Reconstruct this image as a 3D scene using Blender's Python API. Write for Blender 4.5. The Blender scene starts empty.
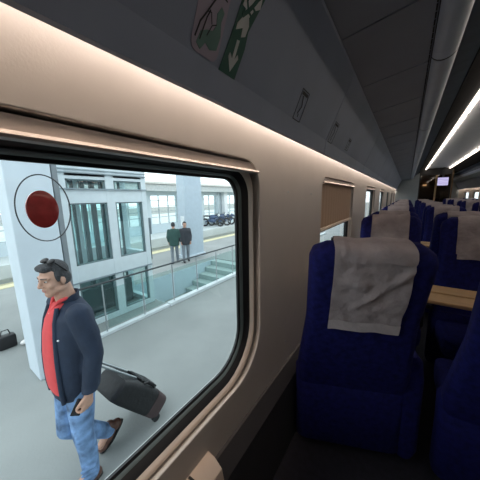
import bpy, bmesh, math, random
import numpy as np
from mathutils import Vector, Matrix, noise as mnoise
random.seed(7)
C = bpy.context.scene.collection
PI = math.pi

# ------------------------------------------------------------------ materials
MAT = {}
def lin(c):
    return tuple((v/12.92 if v <= .04045 else ((v+.055)/1.055)**2.4) for v in [k/255 for k in c])
def mat(name, col, rough=.6, metal=0., var=.12, scale=9., bump=0., bscale=60., emit=None, estr=0., spec=.5, coat=0., stretch=None):
    """procedural principled material; col is linear rgb"""
    if name in MAT: return MAT[name]
    m = bpy.data.materials.new(name); m.use_nodes = True
    nt = m.node_tree; b = nt.nodes['Principled BSDF']
    b.inputs['Roughness'].default_value = rough; b.inputs['Metallic'].default_value = metal
    b.inputs['Specular IOR Level'].default_value = spec
    b.inputs['Coat Weight'].default_value = coat
    tc = nt.nodes.new('ShaderNodeTexCoord')
    vec = tc.outputs['Object']
    if stretch:
        mp = nt.nodes.new('ShaderNodeMapping'); mp.inputs['Scale'].default_value = stretch
        nt.links.new(vec, mp.inputs['Vector']); vec = mp.outputs['Vector']
    nz = nt.nodes.new('ShaderNodeTexNoise'); nz.inputs['Scale'].default_value = scale; nz.inputs['Detail'].default_value = 5
    nt.links.new(vec, nz.inputs['Vector'])
    rp = nt.nodes.new('ShaderNodeValToRGB')
    rp.color_ramp.elements[0].position = .3; rp.color_ramp.elements[1].position = .7
    rp.color_ramp.elements[0].color = (*[max(0, c*(1-var)) for c in col], 1)
    rp.color_ramp.elements[1].color = (*[min(1, c*(1+var)) for c in col], 1)
    nt.links.new(nz.outputs['Fac'], rp.inputs['Fac']); nt.links.new(rp.outputs['Color'], b.inputs['Base Color'])
    if bump:
        n2 = nt.nodes.new('ShaderNodeTexNoise'); n2.inputs['Scale'].default_value = bscale; n2.inputs['Detail'].default_value = 3
        nt.links.new(vec, n2.inputs['Vector'])
        bp = nt.nodes.new('ShaderNodeBump'); bp.inputs['Strength'].default_value = bump; bp.inputs['Distance'].default_value = .01
        nt.links.new(n2.outputs['Fac'], bp.inputs['Height']); nt.links.new(bp.outputs['Normal'], b.inputs['Normal'])
    if emit:
        b.inputs['Emission Color'].default_value = (*emit, 1); b.inputs['Emission Strength'].default_value = estr
    MAT[name] = m
    return m
def glass(name, tint=(.93, .97, .97), gloss=.07, rough=.0):
    if name in MAT: return MAT[name]
    m = bpy.data.materials.new(name); m.use_nodes = True
    nt = m.node_tree; nt.nodes.clear()
    o = nt.nodes.new('ShaderNodeOutputMaterial'); mx = nt.nodes.new('ShaderNodeMixShader')
    t = nt.nodes.new('ShaderNodeBsdfTransparent'); g = nt.nodes.new('ShaderNodeBsdfGlossy')
    lw = nt.nodes.new('ShaderNodeLayerWeight'); lw.inputs['Blend'].default_value = .5
    pw = nt.nodes.new('ShaderNodeMath'); pw.operation = 'POWER'; pw.inputs[1].default_value = 4.5
    ma = nt.nodes.new('ShaderNodeMath'); ma.operation = 'MULTIPLY_ADD'; ma.inputs[1].default_value = .7; ma.inputs[2].default_value = gloss*.6
    nt.links.new(lw.outputs['Facing'], pw.inputs[0]); nt.links.new(pw.outputs[0], ma.inputs[0])
    nt.links.new(ma.outputs[0], mx.inputs['Fac'])
    t.inputs['Color'].default_value = (*tint, 1); g.inputs['Roughness'].default_value = rough
    nt.links.new(t.outputs[0], mx.inputs[1]); nt.links.new(g.outputs[0], mx.inputs[2]); nt.links.new(mx.outputs[0], o.inputs[0])
    MAT[name] = m
    return m

# ------------------------------------------------------------------ mesh helpers
class MB:
    def __init__(s): s.bm = bmesh.new()
    def box(s, x0, x1, y0, y1, z0, z1, bev=0., seg=2):
        r = bmesh.ops.create_cube(s.bm, size=1)
        vs = r['verts']
        for v in vs:
            v.co = Vector(((x0+x1)/2+v.co.x*(x1-x0), (y0+y1)/2+v.co.y*(y1-y0), (z0+z1)/2+v.co.z*(z1-z0)))
        if bev:
            es = list({e for v in vs for e in v.link_edges})
            bmesh.ops.bevel(s.bm, geom=es, offset=bev, segments=seg, affect='EDGES', profile=.5)
        return s
    def loops(s, loops, closed=True, cap=True, ring=False):
        """bridge successive vertex loops (lists of 3D points, equal length)"""
        L = [[s.bm.verts.new(Vector(p)) for p in lp] for lp in loops]
        n = len(L[0])
        rng = n if closed else n-1
        pairs = list(zip(L, L[1:]))
        if ring: pairs.append((L[-1], L[0]))
        for a, b in pairs:
            for i in range(rng):
                j = (i+1) % n
                try: s.bm.faces.new((a[i], a[j], b[j], b[i]))
                except ValueError: pass
        if cap and closed and not ring:
            s.bm.faces.new(list(reversed(L[0]))); s.bm.faces.new(L[-1])
        return s
    def tube(s, pts, r, n=10):
        pts = [Vector(p) for p in pts]
        rs = r if isinstance(r, (list, tuple)) else [r]*len(pts)
        lps = []
        up = None
        for i, p in enumerate(pts):
            d = (pts[min(i+1, len(pts)-1)]-pts[max(i-1, 0)]).normalized()
            if up is None:
                up = Vector((0, 0, 1)) if abs(d.z) < .9 else Vector((1, 0, 0))
            a = d.cross(up).normalized(); b = d.cross(a).normalized(); up = -b if False else up
            lps.append([p+rs[i]*(math.cos(2*PI*k/n)*a+math.sin(2*PI*k/n)*b) for k in range(n)])
        return s.loops(lps)
    def capsule(s, p0, r0, p1, r1, n=14):
        p0, p1 = Vector(p0), Vector(p1); d = p1-p0; L = d.length
        if L < 1e-6: return s.ell(p0, (r0, r0, r0))
        d /= L
        pts, rs = [], []
        for t in (-.98, -.85, -.6, -.3): pts.append(p0+d*r0*t); rs.append(r0*math.sqrt(1-t*t))
        for t in (0, .25, .5, .75, 1): pts.append(p0+d*L*t); rs.append(r0+(r1-r0)*t)
        for t in (.3, .6, .85, .98): pts.append(p1+d*r1*t); rs.append(r1*math.sqrt(1-t*t))
        return s.tube(pts, rs, n)
    def ell(s, c, r, rot=None, u=18, v=12):
        q = bmesh.ops.create_uvsphere(s.bm, u_segments=u, v_segments=v, radius=1)
        for w in q['verts']:
            p = Vector((w.co.x*r[0], w.co.y*r[1], w.co.z*r[2]))
            if rot: p = rot @ p
            w.co = p+Vector(c)
        return s
    def prism(s, poly, lo, hi, axis='y'):
        """extrude a 2D polygon along an axis; poly in the two other axes (in x,y,z order)"""
        def P(a, b, t):
            return {'y': (a, t, b), 'x': (t, a, b), 'z': (a, b, t)}[axis]
        return s.loops([[P(a, b, lo) for a, b in poly], [P(a, b, hi) for a, b in poly]])
    def cyl(s, p0, p1, r, n=20): return s.tube([p0, p1], r, n)
    def xf(s, m):
        bmesh.ops.transform(s.bm, matrix=m, verts=s.bm.verts[:]); return s
    def build(s, name, m, parent=None, smooth=False, angle=40, remesh=0, smit=4, sub=0):
        bm = s.bm
        bmesh.ops.recalc_face_normals(bm, faces=bm.faces[:])
        me = bpy.data.meshes.new(name); bm.to_mesh(me); bm.free()
        if remesh or sub:
            t = bpy.data.objects.new('tmp', me); C.objects.link(t)
            if remesh:
                r = t.modifiers.new('r', 'REMESH'); r.mode = 'VOXEL'; r.voxel_size = remesh
                if smit:
                    q = t.modifiers.new('s', 'SMOOTH'); q.iterations = smit; q.factor = .5
            if sub:
                q = t.modifiers.new('u', 'SUBSURF'); q.levels = sub
            dg = bpy.context.evaluated_depsgraph_get()
            me2 = bpy.data.meshes.new_from_object(t.evaluated_get(dg))
            bpy.data.objects.remove(t); bpy.data.meshes.remove(me); me = me2; me.name = name
            smooth = True; angle = 180
        return link(name, me, m, parent, smooth, angle)
def link(name, me, m, parent=None, smooth=False, angle=40):
    me.materials.clear(); me.materials.append(m)
    o = bpy.data.objects.new(name, me); C.objects.link(o)
    if smooth:
        me.polygons.foreach_set('use_smooth', [True]*len(me.polygons))
        if angle < 180: me.set_sharp_from_angle(angle=math.radians(angle))
    if parent:
        o.parent = parent
        o.matrix_parent_inverse = Matrix.Translation(parent.location).inverted() if not parent.parent else Matrix.Identity(4)
    me.update()
    return o
def thing(name, label, cat, loc=(0, 0, 0), group=None):
    o = bpy.data.objects.new(name, None); C.objects.link(o); o.location = loc
    return tag(o, label, cat, group)
def tag(o, label, cat, group=None):
    o['label'] = label; o['category'] = cat
    if group: o['group'] = group
    return o
def struct(o, label=None):
    o['kind'] = 'structure'
    if label: o['label'] = label
    return o
def sroot(name, loc=(0, 0, 0), label=None):
    o = bpy.data.objects.new(name, None); C.objects.link(o); o.location = loc
    return struct(o, label)
def rrect(y0, y1, z0, z1, r, n=8):
    rs = r if isinstance(r, (list, tuple)) else (r,)*4     # corner radii: lower-left, lower-right, upper-right, upper-left
    pts = []
    for (cy, cz, a, q) in ((y0+rs[0], z0+rs[0], PI, rs[0]), (y1-rs[1], z0+rs[1], 1.5*PI, rs[1]), (y1-rs[2], z1-rs[2], 0, rs[2]), (y0+rs[3], z1-rs[3], .5*PI, rs[3])):
        for k in range(n+1):
            t = a+k/n*PI/2
            pts.append((cy+q*math.cos(t), cz+q*math.sin(t)))
    return pts
def plate(outline, holes, x0, x1, bevel=0.):
    """flat plate in the y-z plane between x0 and x1 with holes cut through; returns a mesh"""
    cu = bpy.data.curves.new('t', 'CURVE'); cu.dimensions = '2D'; cu.fill_mode = 'BOTH'
    cu.extrude = (x1-x0)/2-bevel; cu.bevel_depth = bevel; cu.bevel_resolution = 2; cu.offset = -bevel
    for lp in [outline]+holes:
        sp = cu.splines.new('POLY'); sp.points.add(len(lp)-1); sp.use_cyclic_u = True
        for p, (a, b) in zip(sp.points, lp): p.co = (a, b, 0, 1)
    t = bpy.data.objects.new('t', cu); C.objects.link(t)
    dg = bpy.context.evaluated_depsgraph_get()
    me = bpy.data.meshes.new_from_object(t.evaluated_get(dg))
    bpy.data.objects.remove(t); bpy.data.curves.remove(cu)
    me.transform(Matrix(((0, 0, 1, (x0+x1)/2), (1, 0, 0, 0), (0, 1, 0, 0), (0, 0, 0, 1))))
    return me
def copy_tree(o, parent=None):
    c = o.copy(); C.objects.link(c)
    if parent: c.parent = parent
    for ch in list(o.children): copy_tree(ch, c)
    return c

# ------------------------------------------------------------------ dimensions (camera at the origin, train along +Y, metres)
WL, CX = -.5, .96                   # left inner wall, centre line
WR = 2*CX-WL
FL, PF = -1.4, -2.1                 # carriage floor, station platform
Y0, Y1, YE = -1.6, 13.6, 19.0
def mx(x): return 2*CX-x            # mirror across the aisle

M_wall = mat('wall_laminate', (.50, .465, .435), .5, var=.03, bump=.03, bscale=200)
M_trim = mat('window_trim_plastic', (.50, .41, .345), .45, var=.03)
M_low = mat('lower_wall_panel', (.035, .035, .04), .6, var=.08)
M_black = mat('black_rubber', (.012, .012, .014), .45, var=.2)
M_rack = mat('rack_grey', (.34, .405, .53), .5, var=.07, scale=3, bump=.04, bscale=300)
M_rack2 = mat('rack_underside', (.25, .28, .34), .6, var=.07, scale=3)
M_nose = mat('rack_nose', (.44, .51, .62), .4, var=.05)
M_dark = mat('dark_gap', (.008, .008, .009), .8)
M_ceil = mat('ceiling_panel', (.74, .77, .83), .5, var=.04)
M_strip = mat('ceiling_strip', (.09, .12, .17), .6)
M_blue = mat('navy_seat_fabric', (.009, .011, .10), .85, var=.35, scale=40, bump=.25, bscale=500, spec=.2)
M_cover = mat('headrest_cloth', (.40, .35, .36), .9, var=.22, scale=9, bump=1.0, bscale=26, spec=.15)  # violet-grey mottling, deepened in the colour to stand in for weak crease shading
M_hem = mat('headrest_cloth_hem', (.50, .45, .46), .9, var=.10, scale=14, bump=.4, bscale=60, spec=.15)
M_arm = mat('armrest_plastic', (.03, .03, .035), .5)
M_wood = mat('tan_tabletop', (.55, .36, .19), .45, var=.1, stretch=(2, 14, 2), scale=5)
M_floor = mat('carpet', (.010, .010, .018), .95, var=.3, scale=30)
M_end = mat('end_wall', (.30, .34, .36), .6, var=.03)
M_glass = glass('train_glass', (.95, .99, .985), .07)
M_lamp = mat('warm_cove_lamp', (1, 1, 1), emit=(1, .80, .64), estr=36.0)
M_lampc = mat('ceiling_lamp', (1, 1, 1), emit=(1, .86, .72), estr=3.6)
M_white = mat('white_paint', (.70, .74, .76), .5, var=.04)
M_elev = mat('elevator_frame', (.66, .74, .77), .45, var=.04)
M_col = mat('column_paint', (.58, .66, .72), .6, var=.05, scale=3)
M_steel = mat('steel', (.42, .46, .48), .35, metal=.7, var=.08)
M_dsteel = mat('dark_steel', (.06, .09, .10), .4, metal=.2)
M_eglass = glass('elevator_glass', (.80, .92, .92), .10)
M_rglass = glass('railing_glass', (.84, .93, .92), .05)

# ------------------------------------------------------------------ camera, world
VP = Vector((408, 195)); NA = Vector((265, 1600)); CC = Vector((240, 240))
f = math.sqrt(-((VP-CC).dot(NA-CC)))
def ray(p): return Vector(((p.x-240)/f, (240-p.y)/f, -1))
Yc = ray(VP).normalized(); Zc = -ray(NA).normalized(); Xc = Yc.cross(Zc)
cam = bpy.data.cameras.new('camera'); co = bpy.data.objects.new('camera', cam); C.objects.link(co)
cam.sensor_width = 36; cam.lens = f/480*36; cam.clip_start = .02
co.matrix_world = Matrix((Xc, Yc, Zc)).to_4x4()
bpy.context.scene.camera = co
W = bpy.data.worlds.new('world'); bpy.context.scene.world = W; W.use_nodes = True
nt = W.node_tree; bg = nt.nodes['Background']
bg.inputs['Color'].default_value = (.87, .95, 1.0, 1); bg.inputs['Strength'].default_value = 1.75
sc = bpy.context.scene
sc.view_settings.view_transform = 'Standard'; sc.view_settings.look = 'None'
sc.view_settings.exposure = 0.35; sc.view_settings.gamma = 1.0; sc.view_settings.use_curve_mapping = False

# ================================================================== THE CARRIAGE
struct(MB().box(WL-.06, WR+.06, Y0, YE, FL-.25, FL).build('floor', M_floor))
win_starts = [-.36, 1.74, 3.94, 6.05, 8.15, 10.25, 12.2]
win_ends = [.865, 2.95, 5.10, 7.2, 9.3, 11.4, 13.35]
ZB, ZT = -.755, .14
RAD = (.20, .20, .10, .10)
holes = [rrect(a, b, ZB, ZT, RAD) for a, b in zip(win_starts, win_ends)]
me = plate([(Y0, FL), (YE, FL), (YE, .52), (Y0, .52)], holes, WL-.045, WL, .004)
struct(link('wall_left', me, M_wall, smooth=True, angle=30), 'beige wall between the near windows and the seats')
rw = [(3.94, 5.10), (6.05, 7.2), (8.15, 9.3), (9.9, 11.1), (11.95, 13.1), (14.0, 15.2), (16.05, 17.2)]
me = plate([(Y0, FL), (YE, FL), (YE, .52), (Y0, .52)], [rrect(a, b, ZB, ZT, RAD) for a, b in rw], WR, WR+.045, .004)
struct(link('wall_right', me, M_wall, smooth=True, angle=30))
# dark kick panel along the window side, tilted a little into the cabin, and the outer roof
kp = MB()
kp.prism([(WL, -.93), (WL+.012, -.93), (WL+.05, -1.0), (WL+.06, FL), (WL, FL)], Y0, YE)
struct(kp.build('baseboard_left', M_low))
struct(MB().prism([(mx(WL), -.93), (mx(WL+.012), -.93), (mx(WL+.05), -1.0), (mx(WL+.06), FL), (mx(WL), FL)], Y0, YE).build('baseboard_right', M_low))
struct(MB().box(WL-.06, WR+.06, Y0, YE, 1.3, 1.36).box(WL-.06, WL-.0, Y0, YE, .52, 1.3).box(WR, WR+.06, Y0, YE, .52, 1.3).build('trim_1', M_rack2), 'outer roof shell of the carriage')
struct(MB().box(WL-.06, WR+.06, Y0-.06, Y0, FL-.2, 1.36).build('wall_rear', M_end))
struct(MB().box(WL-.06, WR+.06, YE, YE+.06, FL-.2, 1.36).build('wall_end', M_end))
struct(MB().box(WL, .36, Y1, Y1+.08, FL, 1.3).build('wall_front', M_end), 'pale partition wall beside the glass door at the carriage end')
# screws of the wall panel
for (yy, zz) in ((1.15, .026), (1.505, .017), (1.15, -.80)):
    tag(MB().cyl((WL-.002, yy, zz), (WL+.003, yy, zz), .005, 12).build('wall_screw', M_steel),
        {1.15: 'small screw head in the beige wall by the near window', 1.505: 'small screw head in the beige wall by the window with the blind'}[yy] if zz > -.5 else 'small screw head low on the beige wall beside the near window', 'screw')

# ---- windows
def window(n, y0, y1, side=0, label=None):
    X = (lambda x: x) if side == 0 else mx
    rt = sroot('window_%d' % n, (X(WL-.05), (y0+y1)/2, ZB), label)
    def lp(dl, dr, db, dt, x, r): return [(X(x), a, b) for a, b in rrect(y0+dl, y1-dr, ZB+db, ZT-dt, r)]
    # black groove
    MB().loops([lp(-.008, -.008, -.008, -.008, WL-.012, RAD), lp(-.008, -.008, -.008, -.008, WL-.040, RAD), lp(.038, .038, .03, .03, WL-.040, RAD)], cap=False).build('groove', M_black, rt, True)
    # beige trim ring
    MB().loops([lp(.027, .029, .008, .012, WL-.036, RAD), lp(.027, .029, .008, .012, WL-.018, RAD), lp(.028, .030, .011, .016, WL-.014, RAD),
                lp(.033, .035, .020, .030, WL-.018, RAD), lp(.035, .037, .024, .036, WL-.032, RAD)], cap=False).build('window_trim', M_trim, rt, True, 60)
    # black gasket with a grey sealing line
    MB().loops([lp(.030, .033, .024, .034, WL-.030, RAD), lp(.062, .066, .048, .052, WL-.048, (.17, .17, .08, .08)), lp(.064, .068, .050, .054, WL-.056, (.17, .17, .08, .08))], cap=False).build('gasket', M_black, rt, True, 60)
    MB().loops([lp(.062, .066, .048, .055, WL-.046, (.17, .17, .08, .08)), lp(.074, .078, .056, .062, WL-.052, (.16, .16, .075, .075)), lp(.074, .078, .056, .062, WL-.058, (.16, .16, .075, .075))], cap=False).build('sealing_strip', M_seal, rt, True, 60)
    MB().loops([lp(.072, .076, .054, .060, WL-.053, (.16, .16, .075, .075)), lp(.084, .088, .064, .070, WL-.058, (.15, .15, .07, .07)), lp(.084, .088, .064, .070, WL-.066, (.15, .15, .07, .07))], cap=False).build('inner_gasket', M_black, rt, True, 60)
    g = MB().loops([lp(.05, .05, .05, .05, WL-.062, RAD)], cap=False)
    g.bm.faces.new(g.bm.verts[:])
    g.build('pane', M_glass, rt)
    # roller blind cassette with a rounded lip
    prof = [(WL-.03, .134), (WL-.004, .132), (WL-.003, .108), (WL+.010, .104), (WL+.013, .099), (WL+.010, .094), (WL-.004, .093), (WL-.03, .097)]
    MB().prism([(X(a), b) for a, b in prof], y0+.03, y1-.022).build('blind_cassette', M_cass, rt, True, 50)
    return rt
M_seal = mat('grey_seal', (.12, .15, .15), .35)
M_cass = mat('blind_cassette_plastic', (.40, .35, .32), .45)
for i, (a, b) in enumerate(zip(win_starts, win_ends)):
    window(i+1, a, b, 0, ['large near window with the red emergency disc', 'second window with its blind half down'][i] if i < 2 else None)
for i, (a, b) in enumerate(rw): window(len(win_starts)+i+1, a, b, 1)
# outer skin of the train between the panes so no light leaks
me = plate([(Y0, -1.9), (YE, -1.9), (YE, .5), (Y0, .5)], [rrect(a+.07, b-.07, ZB+.055, ZT-.06, (.15, .15, .07, .07)) for a, b in zip(win_starts, win_ends)], WL-.075, WL-.067)
struct(link('trim_2', me, M_white), 'outer body side of the train')
me = plate([(Y0, -1.9), (YE, -1.9), (YE, .5), (Y0, .5)], [rrect(a+.07, b-.07, ZB+.055, ZT-.06, (.15, .15, .07, .07)) for a, b in rw], WR+.067, WR+.075)
struct(link('trim_3', me, M_white), 'outer body side of the train')

# pleated blind half down on the second window
def pleat_material():
    m = mat('blind_fabric', (.56, .40, .29), .9, var=.06, stretch=(1, 30, 1), scale=6)
    return m
bl = thing('roller_blind', 'tan fabric blind pulled halfway down over the second window', 'blind', (WL-.022, 2.35, -.25))
ya, yb = 1.78, 2.905
v = MB()
n = 56
lo, hi = [], []
for k in range(n+1):
    y = ya+(yb-ya)*k/n
    x = WL-.022+.0035*math.sin(k*PI/2)
    lo.append((x, y, -.24)); hi.append((x, y, .10))
v.loops([lo, hi], closed=False, cap=False).build('blind_fabric', pleat_material(), bl, True)
MB().prism([(WL-.030, -.262), (WL-.008, -.262), (WL-.003, -.252), (WL-.008, -.236), (WL-.030, -.236)], ya-.01, yb+.01).build('bottom_bar', mat('blind_bar', (.62, .55, .48), .4), bl, True, 40)

# emergency-hammer disc on the near pane (clear disc with outlined rim and red centre)
XG = WL-.0605
st = thing('emergency_disc', 'round red emergency exit disc with clear outlined ring on the near window', 'sticker', (XG, .160, -.012))
def disc(r0, r1, x, yc=.160, zc=-.012, ey=1., ez=1.35, n=48):
    a = [(x, yc+r0*ey*math.cos(2*PI*k/n), zc+r0*ez*math.sin(2*PI*k/n)) for k in range(n)]
    b = [(x, yc+r1*ey*math.cos(2*PI*k/n), zc+r1*ez*math.sin(2*PI*k/n)) for k in range(n)]
    return MB().loops([a, b], cap=False)
d = MB()
d.loops([[(XG+t, .159+(.0245-.002*(j in (0, 3)))*math.cos(2*PI*k/40), -.014+(.0345-.002*(j in (0, 3)))*math.sin(2*PI*k/40)) for k in range(40)] for j, t in enumerate((0, .0015, .006, .0075))])
d.build('red_button', mat('red_button_plastic', (.60, .075, .08), .25, coat=.3, var=.15, scale=60), st, True, 40)
rg = MB(); NR = 64
lps = []
for k in range(NR):
    a = 2*PI*k/NR
    yc, zc = .1625+.0415*math.cos(a), -.0125+.0615*math.sin(a)
    lps.append([(XG+.0025+.0022*math.cos(t), yc+.0011*math.cos(a)*math.sin(t), zc+.0011*math.sin(a)*math.sin(t)) for t in [2*PI*q/8 for q in range(8)]])
rg.loops(lps, ring=True).build('outline_ring', mat('ring_grey', (.06, .075, .085), .2, var=.4, scale=20), st, True, 180)

# ---- wall bin below the window
wb = thing('wall_bin', 'tan plastic bin with a flap lid below the near window', 'bin', (WL, .45, -1.1))
prof = [(WL, -.87), (WL+.03, -.875), (WL+.06, -.90), (WL+.07, -.95), (WL+.07, -1.17), (WL+.085, -1.2), (WL, -1.2)]
MB().prism(prof, .0, .50).build('body', M_trim, wb, True, 35)
MB().prism([(WL+.003, -.864), (WL+.033, -.869), (WL+.064, -.896), (WL+.076, -.95), (WL+.076, -1.06), (WL+.069, -1.06), (WL+.04, -.90), (WL+.003, -.878)], -.02, .40).build('lid', M_trim, wb, True, 35)
MB().box(WL+.004, WL+.072, .402, .409, -1.0, -.866).build('lid_gap', M_black, wb)

# ---- luggage racks
PA, PB, PC, PD = (-.46, .26), (-.44, .338), (-.30, .667), (.039, .7238)
def rack(side):
    X = (lambda x: x) if side == 0 else mx
    rt = thing('luggage_rack', ['dark grey luggage rack over the left windows, carrying the map and exit stickers',
                                'dark luggage rack over the right windows across the aisle'][side], 'luggage rack', (X(-.2), 6, .3), 'overhead luggage racks')
    def sheet(p, q, t, ys, nm, m, gap=.006):
        b = MB()
        d = Vector((q[0]-p[0], q[1]-p[1])).normalized(); nrm = Vector((-d.y, d.x))*t     # thickness on the far side
        for a, c in zip(ys, ys[1:]):
            b.prism([(X(p[0]), p[1]), (X(q[0]), q[1]), (X(q[0]+nrm.x), q[1]+nrm.y), (X(p[0]+nrm.x), p[1]+nrm.y)], a+gap/2, c-gap/2)
        return b.build(nm, m, rt)
    ys1 = [Y0+.01, 1.57, 3.13, 4.7, 6.3, 7.9, 9.5, 11.1, 12.7, 14.3, 15.9, 17.5, YE]
    ys2 = [Y0+.01, -.48, .09, .66, 1.23]+[1.80+.57*k for k in range(30)]+[YE]
    ys3 = [Y0+.01, 1.78]+[1.78+1.71*k for k in range(1, 10)]+[YE]
    # lower lip (rounded) + lower band
    b = MB()
    for a, c in zip(ys1, ys1[1:]):
        b.prism([(X(-.463), .262), (X(-.455), .256), (X(-.447), .26), (X(PB[0]), PB[1]), (X(PB[0]-.012), PB[1]+.004)], a+.003, c-.003)
    b.build('lower_lip', M_rack, rt)
    sheet(PB, PC, .012, ys1, 'front_panel', M_rack)
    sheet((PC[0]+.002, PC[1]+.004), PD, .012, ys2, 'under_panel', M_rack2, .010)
    # rounded nose
    b = MB(); nose = []
    cx, cz, r = .092, .768, .0665
    for k in range(13):
        t = math.radians(218+k*(360+35-218)/12)
        nose.append((X(cx+r*math.cos(t)*.95), cz+r*math.sin(t)))
    nose += [(X(cx+.03), cz+.06), (X(cx-.03), cz+.05)]
    for a, c in zip(ys3, ys3[1:]): b.prism(nose, a+.009, c-.009)
    b.build('nose_rail', M_nose, rt, True, 40)
    inner = [(X(cx)+(p[0]-X(cx))*.97, cz+(p[1]-cz)*.97) for p in nose]
    for c in ys3[1:-1]: MB().prism(inner, c-.012, c+.012).build('nose_seam', M_dark, rt)
    # perforated slot line along the panel edge
    b = MB()
    y = Y0+.05
    while y < YE-.1:
        b.box(min(X(.029), X(.0345)), max(X(.029), X(.0345)), y, y+.040, .7195, .7230); y += .052
    o = b.build('vent_slots', M_dark, rt)
    # dark backing closing the seams
    MB().prism([(X(PC[0]-.002), PC[1]-.004), (X(PC[0]+.004), PC[1]-.001), (X(PC[0]+.003), PC[1]+.006), (X(PC[0]-.003), PC[1]+.004)], Y0+.01, YE).build('crease_highlight', M_nose, rt)  # edge highlight of the crease, put in as a lighter strip
    MB().prism([(X(PB[0]-.02), PB[1]+.015), (X(PC[0]-.015), PC[1]+.02), (X(PD[0]), PD[1]+.03), (X(.09), .80), (X(.09), .83), (X(-.34), .74)], Y0+.01, YE).build('backing', M_dark, rt)
    return rt
rack(0); rack(1)
# thin light crease line along the left rack front
# ---- cove lamps behind the rack lips
for side in (0, 1):
    X = (lambda x: x) if side == 0 else mx
    rt = thing('cove_light', ['warm light strip hidden behind the left rack lip, washing the window wall', 'warm light strip behind the right rack lip over the far windows'][side], 'light', (X(-.48), 6, .36), 'cove light strips')
    x0, x1 = sorted((X(-.482), X(-.448)))
    MB().box(x0, x1, Y0+.02, YE-.02, .405, .412).build('tube', M_lamp, rt)
    x0, x1 = sorted((X(-.499), X(-.442)))
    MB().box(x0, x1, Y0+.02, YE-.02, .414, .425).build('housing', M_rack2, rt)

# ---- central ceiling
cl = sroot('ceiling', (CX, 8, 1.1), 'pale ceiling panel between the two light strips over the aisle')
b = MB()
yy = Y0+.01
while yy < YE:
    b.box(CX-.40, CX+.40, yy+.004, min(yy+1.9, YE)-.004, 1.125, 1.14); yy += 1.9
b.build('ceiling_panel', M_ceil, cl)
for s in (-1, 1):
    a, c = sorted((CX+s*.78, CX+s*.66))
    # blue-grey strip next to the rack, then black recess
    MB().prism([(CX+s*.80, .865), (CX+s*.665, .905), (CX+s*.665, .93), (CX+s*.80, .89)], Y0+.01, YE).build('side_strip', M_strip, cl)
    MB().prism([(CX+s*.665, .90), (CX+s*.43, 1.12), (CX+s*.43, 1.15), (CX+s*.69, .93)], Y0+.01, YE).build('black_recess', mat('black_recess', (.010, .010, .012), .95, spec=.05), cl)
    MB().box(min(CX+s*.83, CX+s*.79), max(CX+s*.83, CX+s*.79), Y0+.01, YE, .78, .90).build('rack_joint', M_strip, cl)
M_clip = mat('lamp_clip', (.05, .045, .04), .5)
for s in (-1, 1):
    rt = thing('ceiling_light', ['long ceiling light strip nearer the window side, broken by dark clips', 'long ceiling light strip on the far side of the aisle ceiling'][(s+1)//2], 'light', (CX+s*.40, 8, 1.11), 'ceiling light strips')
    x0, x1 = sorted((CX+s*.425, CX+s*.375))
    MB().box(x0, x1, Y0+.02, YE-.02, 1.080, 1.098).build('diffuser', M_lampc, rt)
    y = .9
    while y < YE:
        MB().box(min(CX+s*.425, CX+s*.365), max(CX+s*.425, CX+s*.365), y, y+.03, 1.074, 1.126).build('lamp_clip', M_clip, rt); y += .95

# ---- stickers on the rack front
def on_panel(u, v, off=.0025):
    """u metres along Y; v metres up the front panel from its lower crease"""
    d = Vector((PC[0]-PB[0], 0, PC[1]-PB[1])).normalized()
    nrm = Vector((d.z, 0, -d.x))
    p = Vector((PB[0], 0, PB[1]))+d*v+nrm*off
    return Vector((p.x, u, p.z))
def decal(poly, off, name, m, parent):
    b = MB()
    top = [on_panel(u, v, off) for u, v in poly]; bot = [on_panel(u, v, off-.0012) for u, v in poly]
    b.loops([bot, top]); return b.build(name, m, parent)
def stroke(pts, w, off, name, m, parent):
    b = MB()
    for (a0, a1), (b0, b1) in zip(pts, pts[1:]):
        d = Vector((b0-a0, b1-a1)); L = d.length
        if L < 1e-6: continue
        d /= L; nn = Vector((-d.y, d.x))*w/2; a = Vector((a0, a1))-d*w*.3; e = Vector((b0, b1))+d*w*.3
        q = [a+nn, a-nn, e-nn, e+nn]
        b.loops([[on_panel(p.x, p.y, off-.0006) for p in q], [on_panel(p.x, p.y, off) for p in q]])
    return b.build(name, m, parent)
mp = thing('map_sticker', 'pale violet network map sticker with green land on the rack', 'sticker', on_panel(.49, .07))
M_map = mat('map_paper', (.50, .45, .56), .5, var=.05); M_mapg = mat('map_green', (.17, .33, .29), .5, var=.1)
M_ink = mat('sticker_ink', (.02, .02, .03), .5)
decal(rrect(.440, .532, .004, .165, .02, 5), .0022, 'sheet', M_map, mp)
decal([(.455, .02), (.47, .012), (.482, .03), (.50, .022), (.522, .03), (.526, .06), (.518, .085), (.522, .105), (.510, .112), (.500, .095), (.505, .075), (.498, .06), (.480, .055), (.462, .045)], .0030, 'green_land', M_mapg, mp)
for pts, w in (([(.448, .03), (.455, .06), (.470, .085), (.485, .112), (.497, .13), (.505, .16)], .0035), ([(.446, .10), (.458, .112), (.475, .108), (.497, .13), (.522, .128)], .0028),
               ([(.463, .03), (.472, .075), (.478, .09)], .003), ([(.482, .045), (.492, .068), (.505, .075)], .002), ([(.470, .085), (.482, .088), (.49, .07)], .002),
               ([(.492, .122), (.503, .138)], .008)):
    stroke(pts, w, .0036, 'route_line', M_ink, mp)
ex = thing('exit_sticker', 'green emergency exit sticker with running figure and white arrow beside the map', 'sticker', on_panel(.58, .1))
M_green = mat('exit_green', (.012, .115, .080), .4, var=.06); M_exw = mat('exit_white', (.68, .74, .73), .4, var=.04)
decal([(.546, -.002), (.616, -.002), (.626, .075), (.622, .115), (.560, .078)], .0024, 'arrow_field', M_green, ex)
decal([(.560, .076), (.575, .20), (.650, .235), (.655, .20), (.622, .113)], .0021, 'figure_field', M_green, ex)
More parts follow.
